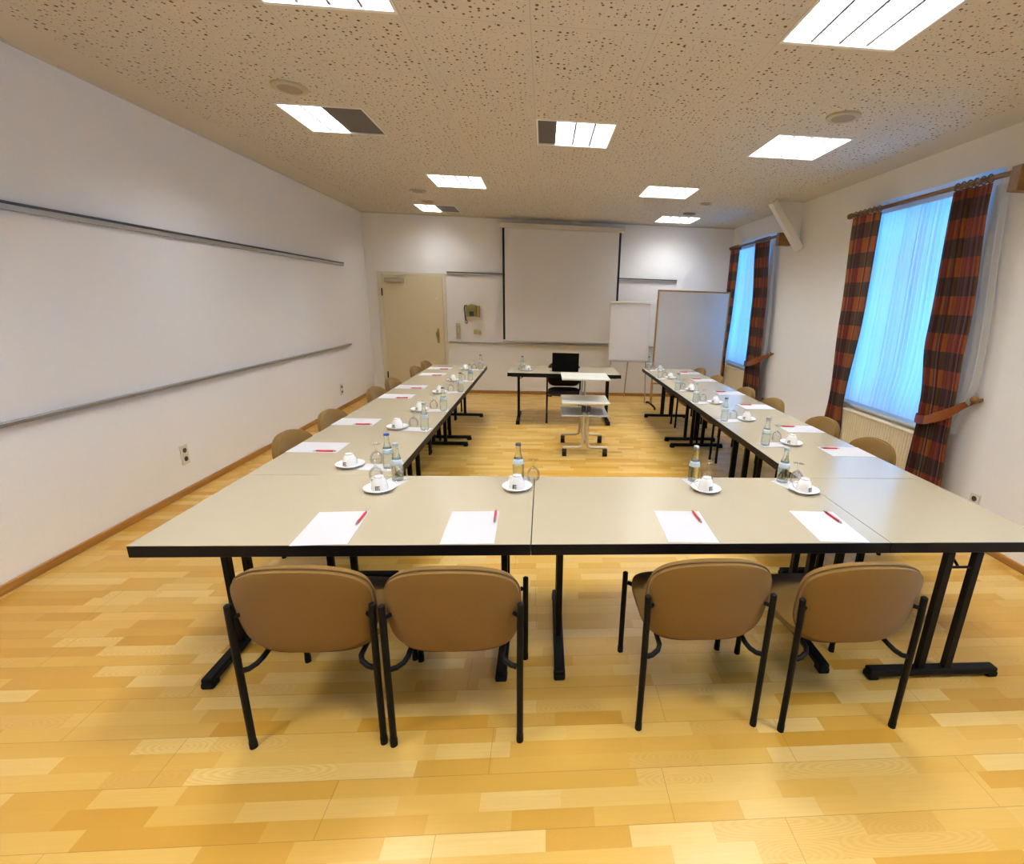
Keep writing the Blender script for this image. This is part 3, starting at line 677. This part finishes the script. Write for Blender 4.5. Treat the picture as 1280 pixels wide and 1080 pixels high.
def make_pen():
    t = thing('ballpoint_pen', 'x', 'pen')
    obj('barrel', MB().tube([(0, -.048, .0055), (0, .052, .0055)], .0052, 10), M['red'], t)
    obj('tip', MB().tube([(0, -.0485, .0055), (0, -.062, .0045), (0, -.070, .0045)], [.0050, .0030, .0008], 10), M['silver'], t)
    obj('push_button', MB().tube([(0, .0525, .0055), (0, .056, .0055), (0, .0565, .0055), (0, .068, .0055)], [.0052, .0052, .0028, .0028], 10), M['silver'], t)
    obj('clip', MB().box(-.0018, .0018, .014, .051, .0108, .0122), M['silver'], t)
    return t
ORD = ['nearest', 'second', 'third', 'fourth', 'fifth', 'farthest']
PL = {'F': ['leftmost place of the front row', 'second place from left in front row', 'third place from left in front row', 'rightmost place of the front row'],
      'L': ['%s place along the left table run' % o for o in ORD], 'R': ['%s place along the right table run' % o for o in ORD]}
D = {
 'F': dict(sau=[(-.795, 2.241), (-.124, 2.268), (.855, 2.255), (1.378, 2.242)], bot=[(-.748, 2.378), (-.125, 2.402), (.829, 2.390), (1.327, 2.376)], gl=[(-.860, 2.385), (-.045, 2.398), (.905, 2.392), (1.405, 2.372)],
           pap=[(-.857, 1.842), (-.291, 1.846), (.625, 1.850), (1.272, 1.848)], prot=[.10, .03, -.05, -.09], pen=[(-.768, 1.918, .02), (-.202, 1.935, .04), (.704, 1.930, .02), (1.345, 1.925, .05)]),
 'L': dict(sau=[(-1.067, 2.585), (-1.044, 3.397), (-1.025, 3.965), (-1.021, 4.746), (-1.027, 5.471), (-1.024, 6.373)], bot=[(-.850, 2.560), (-.843, 3.363), (-.833, 3.985), (-.828, 4.809), (-.833, 5.496), (-.829, 6.404)],
           gl=[(-.943, 2.645), (-.945, 3.460), (-.935, 4.075), (-.935, 4.86), (-.935, 5.58), (-.925, 6.463)],
           pap=[(-1.385, 2.922), (-1.389, 3.563), (-1.380, 4.545), (-1.378, 5.050), (-1.352, 5.917), (-1.375, 6.450)]),
 'R': dict(sau=[(1.760, 3.108), (1.726, 3.803), (1.695, 4.480), (1.661, 5.161), (1.641, 6.0), (1.680, 6.727)], bot=[(1.555, 3.081), (1.516, 3.763), (1.500, 4.501), (1.495, 5.140), (1.496, 5.977), (1.500, 6.693)],
           gl=[(1.695, 3.20), (1.640, 3.88), (1.610, 4.60), (1.590, 5.25), (1.585, 6.09), (1.590, 6.80)],
           pap=[(2.060, 2.945), (2.060, 3.535), (2.055, 4.355), (2.055, 5.045), (2.055, 5.922), (2.055, 6.518)]),
}
protos = dict(sau=make_saucer(), cup=make_cup(), gl=make_glass(), pen=make_pen(), b_dark=make_bottle('cap_dark'), b_blue=make_bottle('cap_blue'), b_grey=make_bottle('cap_grey'))
usedp = {k: False for k in protos}
def put(k, loc, rz, label, group):
    o = place(protos[k], usedp[k], loc, rz, label, group); usedp[k] = True; return o
ROT = {'F': 0, 'L': -PI / 2, 'R': PI / 2}
CAPS = {'F': ['grey', 'dark', 'grey', 'grey'], 'L': ['blue', 'grey', 'dark', 'dark', 'grey', 'dark'], 'R': ['grey', 'dark', 'grey', 'grey', 'grey', 'dark']}
def napkin(s, b, label):
    s, b = Vector((s[0], s[1], 0)), Vector((b[0], b[1], 0)); d = (b - s).normalized(); a = s - d * .045; e = b + d * .036
    o = obj('paper_napkin', MB().box(-(e - a).length / 2, (e - a).length / 2, -.052, .052, 0, .0007).box(-(e - a).length / 2 + .001, (e - a).length / 2 - .001, -.051, .051, .0008, .0013), M['paper'], smooth=False)
    o.location = ((a.x + e.x) / 2, (a.y + e.y) / 2, ZT + .0003); o.rotation_euler = (0, 0, math.atan2(d.y, d.x))
    tag(o, label, 'napkin', 'folded napkins on the tables')
def sheet(x, y, rz, label):
    o = obj('paper_sheet', MB().box(-.105, .105, -.1485, .1485, 0, .0012), M['paper'], smooth=False)
    o.location = (x, y, ZT + .0003); o.rotation_euler = (0, 0, rz); tag(o, label, 'paper', 'blank sheets on the tables')
for g in 'FLR':
    d = D[g]
    for i, p in enumerate(PL[g]):
        zt = ZT + .0018
        napkin(d['sau'][i], d['bot'][i], 'white folded napkin under saucer and bottle at the ' + p)
        put('sau', (*d['sau'][i], zt), 0, 'white saucer under the cup at the ' + p, 'white saucers on the tables')
        put('cup', (*d['sau'][i], zt + .0057), [0.10, -.25, .35, .40][i] if g == 'F' else (-.35 if g == 'L' else -.9), 'white coffee cup turned upside down at the ' + p, 'upturned coffee cups on the tables')
        cp = CAPS[g][i]
        put('b_' + cp, (*d['bot'][i], zt), random.uniform(0, 6), 'clear water bottle with %s cap at the %s' % (cp, p), 'water bottles on the tables')
        put('gl', (*d['gl'][i], ZT + .0022), random.uniform(0, 6), 'small glass turned upside down at the ' + p, 'upturned glasses on the tables')
        if g == 'F':
            sheet(*d['pap'][i], d['prot'][i] * .6 - .0, 'blank white sheet at the ' + p)
            px, py, pa = d['pen'][i]; put('pen', (px, py, ZT + .0018), PI + pa, 'red ballpoint pen on the sheet at the ' + p, 'red pens on the sheets')
        else:
            x, y = d['pap'][i]; sheet(x, y, PI / 2 + random.uniform(-.02, .02), 'blank white sheet at the ' + p)
            if g == 'L': put('pen', (x + .073, y - .088, ZT + .0018), -PI / 2 + random.uniform(-.04, .04), 'red ballpoint pen on the sheet at the ' + p, 'red pens on the sheets')
            else: put('pen', (x - .075, y + .058, ZT + .0018), PI / 2 + random.uniform(-.04, .04), 'red ballpoint pen on the sheet at the ' + p, 'red pens on the sheets')
# presenter's set and laptop
put('sau', (-.205, 6.44, ZT + .0003), 0, 'white saucer on the presenter table', 'white saucers on the tables')
put('cup', (-.205, 6.44, ZT + .006), .4, 'white coffee cup turned upside down on the presenter table', 'upturned coffee cups on the tables')
put('b_dark', (-.275, 6.38, ZT + .0003), 0, 'clear water bottle with dark cap at left end of the presenter table', 'water bottles on the tables')
put('gl', (-.300, 6.47, ZT + .0003), 0, 'small glass turned upside down on the presenter table', 'upturned glasses on the tables')
t = thing('laptop', 'open black laptop on the presenter table, back of its lid to the room', 'laptop', (.298, 6.38, ZT + .0005), 0)
tilt = Matrix.Rotation(math.radians(10), 4, 'X')
obj('base', MB().box(-.178, .178, .02, .265, 0, .020), M['lap'], t, bevel=.005)
obj('lid', MB().box(-.178, .178, -.008, 0, .022, .262, tilt), M['lap'], t, bevel=.004)
obj('hinge', MB().tube([(-.15, .012, .020), (.15, .012, .020)], .006, 10), M['lap'], t)
obj('plug', MB().tube([(-.179, .05, .010), (-.215, .05, .010), (-.222, .055, .012)], [.007, .007, .004], 8), M['alu'], t)

# ------------------------------------------------------------------ projector trolley
t = thing('projector_trolley', 'beige tubular trolley with three shelves on castors before the presenter table', 'trolley', (.466, 5.20, 0))
for sy, nm in ((-.255, 'f'), (.262, 'r')):
    for s_ in (-1, 1):
        x = s_ * .023; zt_ = .535 if sy < 0 else .63
        path = [(x, sy, zt_), (x, sy, .20), (s_ * .026, sy, .145), (s_ * .040, sy, .115), (s_ * .068, sy, .104), (s_ * .226, sy, .100), (s_ * .240, sy, .100)]
        obj('frame_tube', MB().tube(path, .0155, 12), M['beigemet'], t)
        c = obj('castor', MB().tube([(s_ * .223 - .023, sy, .031), (s_ * .223 + .023, sy, .031)], .031, 18), M['rubber'], t)
        obj('castor_fork', MB().box(s_ * .223 - .024, s_ * .223 + .024, sy - .022, sy + .018, .048, .088), M['darkpl'], c, bevel=.004)
obj('centre_post', MB().tube([(0, .10, .16), (0, .10, .585)], .022, 14), M['beigemet'], t)
obj('floor_beam', MB().box(-.018, .018, -.24, .248, .150, .180), M['beigemet'], t, bevel=.004)
obj('clamp', MB().box(-.050, -.004, -.285, -.235, .500, .562), M['darkpl'], t, bevel=.005); obj('clamp', MB().box(.004, .050, -.285, -.235, .500, .562), M['darkpl'], t, bevel=.005)
obj('shelf', MB().box(-.262, .245, -.285, .150, .452, .466), M['traygrey'], t, bevel=.004)['label'] = 'grey lowest shelf'
obj('shelf', MB().box(-.262, .252, -.300, .155, .586, .604), M['tray'], t, bevel=.004)
obj('shelf', MB().box(-.265, .250, -.255, .200, .836, .854), M['tray'], t, bevel=.004)
for s_ in (-1, 1):
    obj('upper_post', MB().tube([(s_ * .016 - .005, .13, .6045), (s_ * .016 - .005, .13, .8355)], .010, 10), M['alu'], t)
    obj('shelf_strut', MB().tube([(s_ * .012, -.20, .54), (s_ * .045, -.20, .5855)], .009, 8), M['beigemet'], t)
obj('socket_strip', MB().box(-.09, -.02, -.20, -.16, .560, .5855), M['darkpl'], t, bevel=.003)

# ------------------------------------------------------------------ flip chart and pinboard
t = thing('flip_chart', 'white flip chart on thin grey legs before the far wall, right of the screen', 'flip chart', (1.41, 7.86, 0))
tl = Matrix.Translation((0, 0, .70)) @ Matrix.Rotation(math.radians(-6), 4, 'X')
obj('back_board', MB().box(-.335, .335, 0, .014, 0, .96, tl), M['white_pl'], t, bevel=.004)
obj('paper_pad', MB().box(-.322, .322, -.012, -.0005, .025, .945, tl), M['flip'], t, smooth=False)
obj('clamp_bar', MB().box(-.335, .335, -.022, -.0125, .925, .962, tl), M['tray'], t, bevel=.004)
obj('pen_tray', MB().box(-.335, .335, -.06, -.0005, -.012, .012, tl), M['alu'], t, bevel=.003)
obj('tray_knob', MB().tube([(-.30, -.045, .640), (-.30, -.045, .687)], .016, 12), M['alu'], t)
obj('leg', MB().tube([(.0, .02, .72), (.05, .50, .012), (.05, .51, 0)], .011, 10), M['grey_pl'], t)
for s_ in (-1, 1): obj('leg', MB().tube([(s_ * .30, .026, .72), (s_ * .31, -.02, .30), (s_ * .315, -.05, 0)], .011, 10), M['grey_pl'], t)
t = thing('pinboard', 'large pale pinboard in a thin wooden frame on T feet before the farther window', 'pinboard', (2.345, 7.60, 0), .05)
obj('panel', MB().box(-.565, .565, -.010, .010, .40, 1.825), M['pin'], t, smooth=False)
w = .020
obj('frame', MB().box(-.585, -.5655, -.016, .016, .375, 1.85).box(.5655, .585, -.016, .016, .375, 1.85).box(-.5655, .5655, -.016, .016, 1.8255, 1.85).box(-.5655, .5655, -.016, .016, .375, .3995), M['wood'], t, bevel=.003)
for s_ in (-1, 1):
    lg = obj('leg', MB().box(s_ * .568 - .015, s_ * .568 + .015, .0165, .036, .055, 1.70).box(s_ * .568 - .015, s_ * .568 + .015, -.012, .0165, .055, .3745), M['wood'], t, bevel=.003)
    ft = obj('foot', MB().tube([(s_ * .568, -.26, .018), (s_ * .568, -.20, .036), (s_ * .568, 0, .044), (s_ * .568, .20, .036), (s_ * .568, .26, .018)], .016, 10), M['black'], t)
    for q in (-1, 1): obj('foot_pad', MB().cyl((s_ * .568, q * .25), .015, 0, .016, 12), M['rubber'], ft)

# ------------------------------------------------------------------ daylight
wd = bpy.data.worlds.new('overcast_sky'); S.world = wd; wd.use_nodes = True
bg = wd.node_tree.nodes['Background']; bg.inputs[0].default_value = (.07, .41, 1.0, 1); bg.inputs[1].default_value = 5.4

# ------------------------------------------------------------------ camera
def camera():
    H, yaw, pitch, roll, f, cx, cy = 1.6470594826, 0.07702210615, -0.27335943771, 0.03366022840, 593.527815, 721.91489, 542.067162
    F = Vector((math.sin(yaw) * math.cos(pitch), math.cos(yaw) * math.cos(pitch), math.sin(pitch)))
    r = Vector((math.cos(yaw), -math.sin(yaw), 0)); u = r.cross(F); c, s_ = math.cos(roll), math.sin(roll)
    R = c * r + s_ * u; U = -s_ * r + c * u
    cam = bpy.data.cameras.new('camera'); o = bpy.data.objects.new('camera', cam); COL.objects.link(o)
    o.matrix_world = Matrix(((R.x, U.x, -F.x, 0), (R.y, U.y, -F.y, 0), (R.z, U.z, -F.z, H), (0, 0, 0, 1)))
    cam.sensor_fit = 'HORIZONTAL'; cam.sensor_width = 36; cam.lens = f / 1280 * 36
    cam.shift_x = (640 - cx) / 1280; cam.shift_y = (cy - 540) / 1280; cam.clip_start = .05
    S.camera = o
camera()
S.view_settings.view_transform = 'Standard'; S.view_settings.look = 'None'; S.view_settings.gamma = 1.0; S.view_settings.use_curve_mapping = False
S.view_settings.exposure = 0.35
S.cycles.max_bounces = 10; S.cycles.diffuse_bounces = 6; S.cycles.transparent_max_bounces = 12; S.cycles.transmission_bounces = 8
S.cycles.sample_clamp_indirect = 6.0; S.cycles.caustics_reflective = False
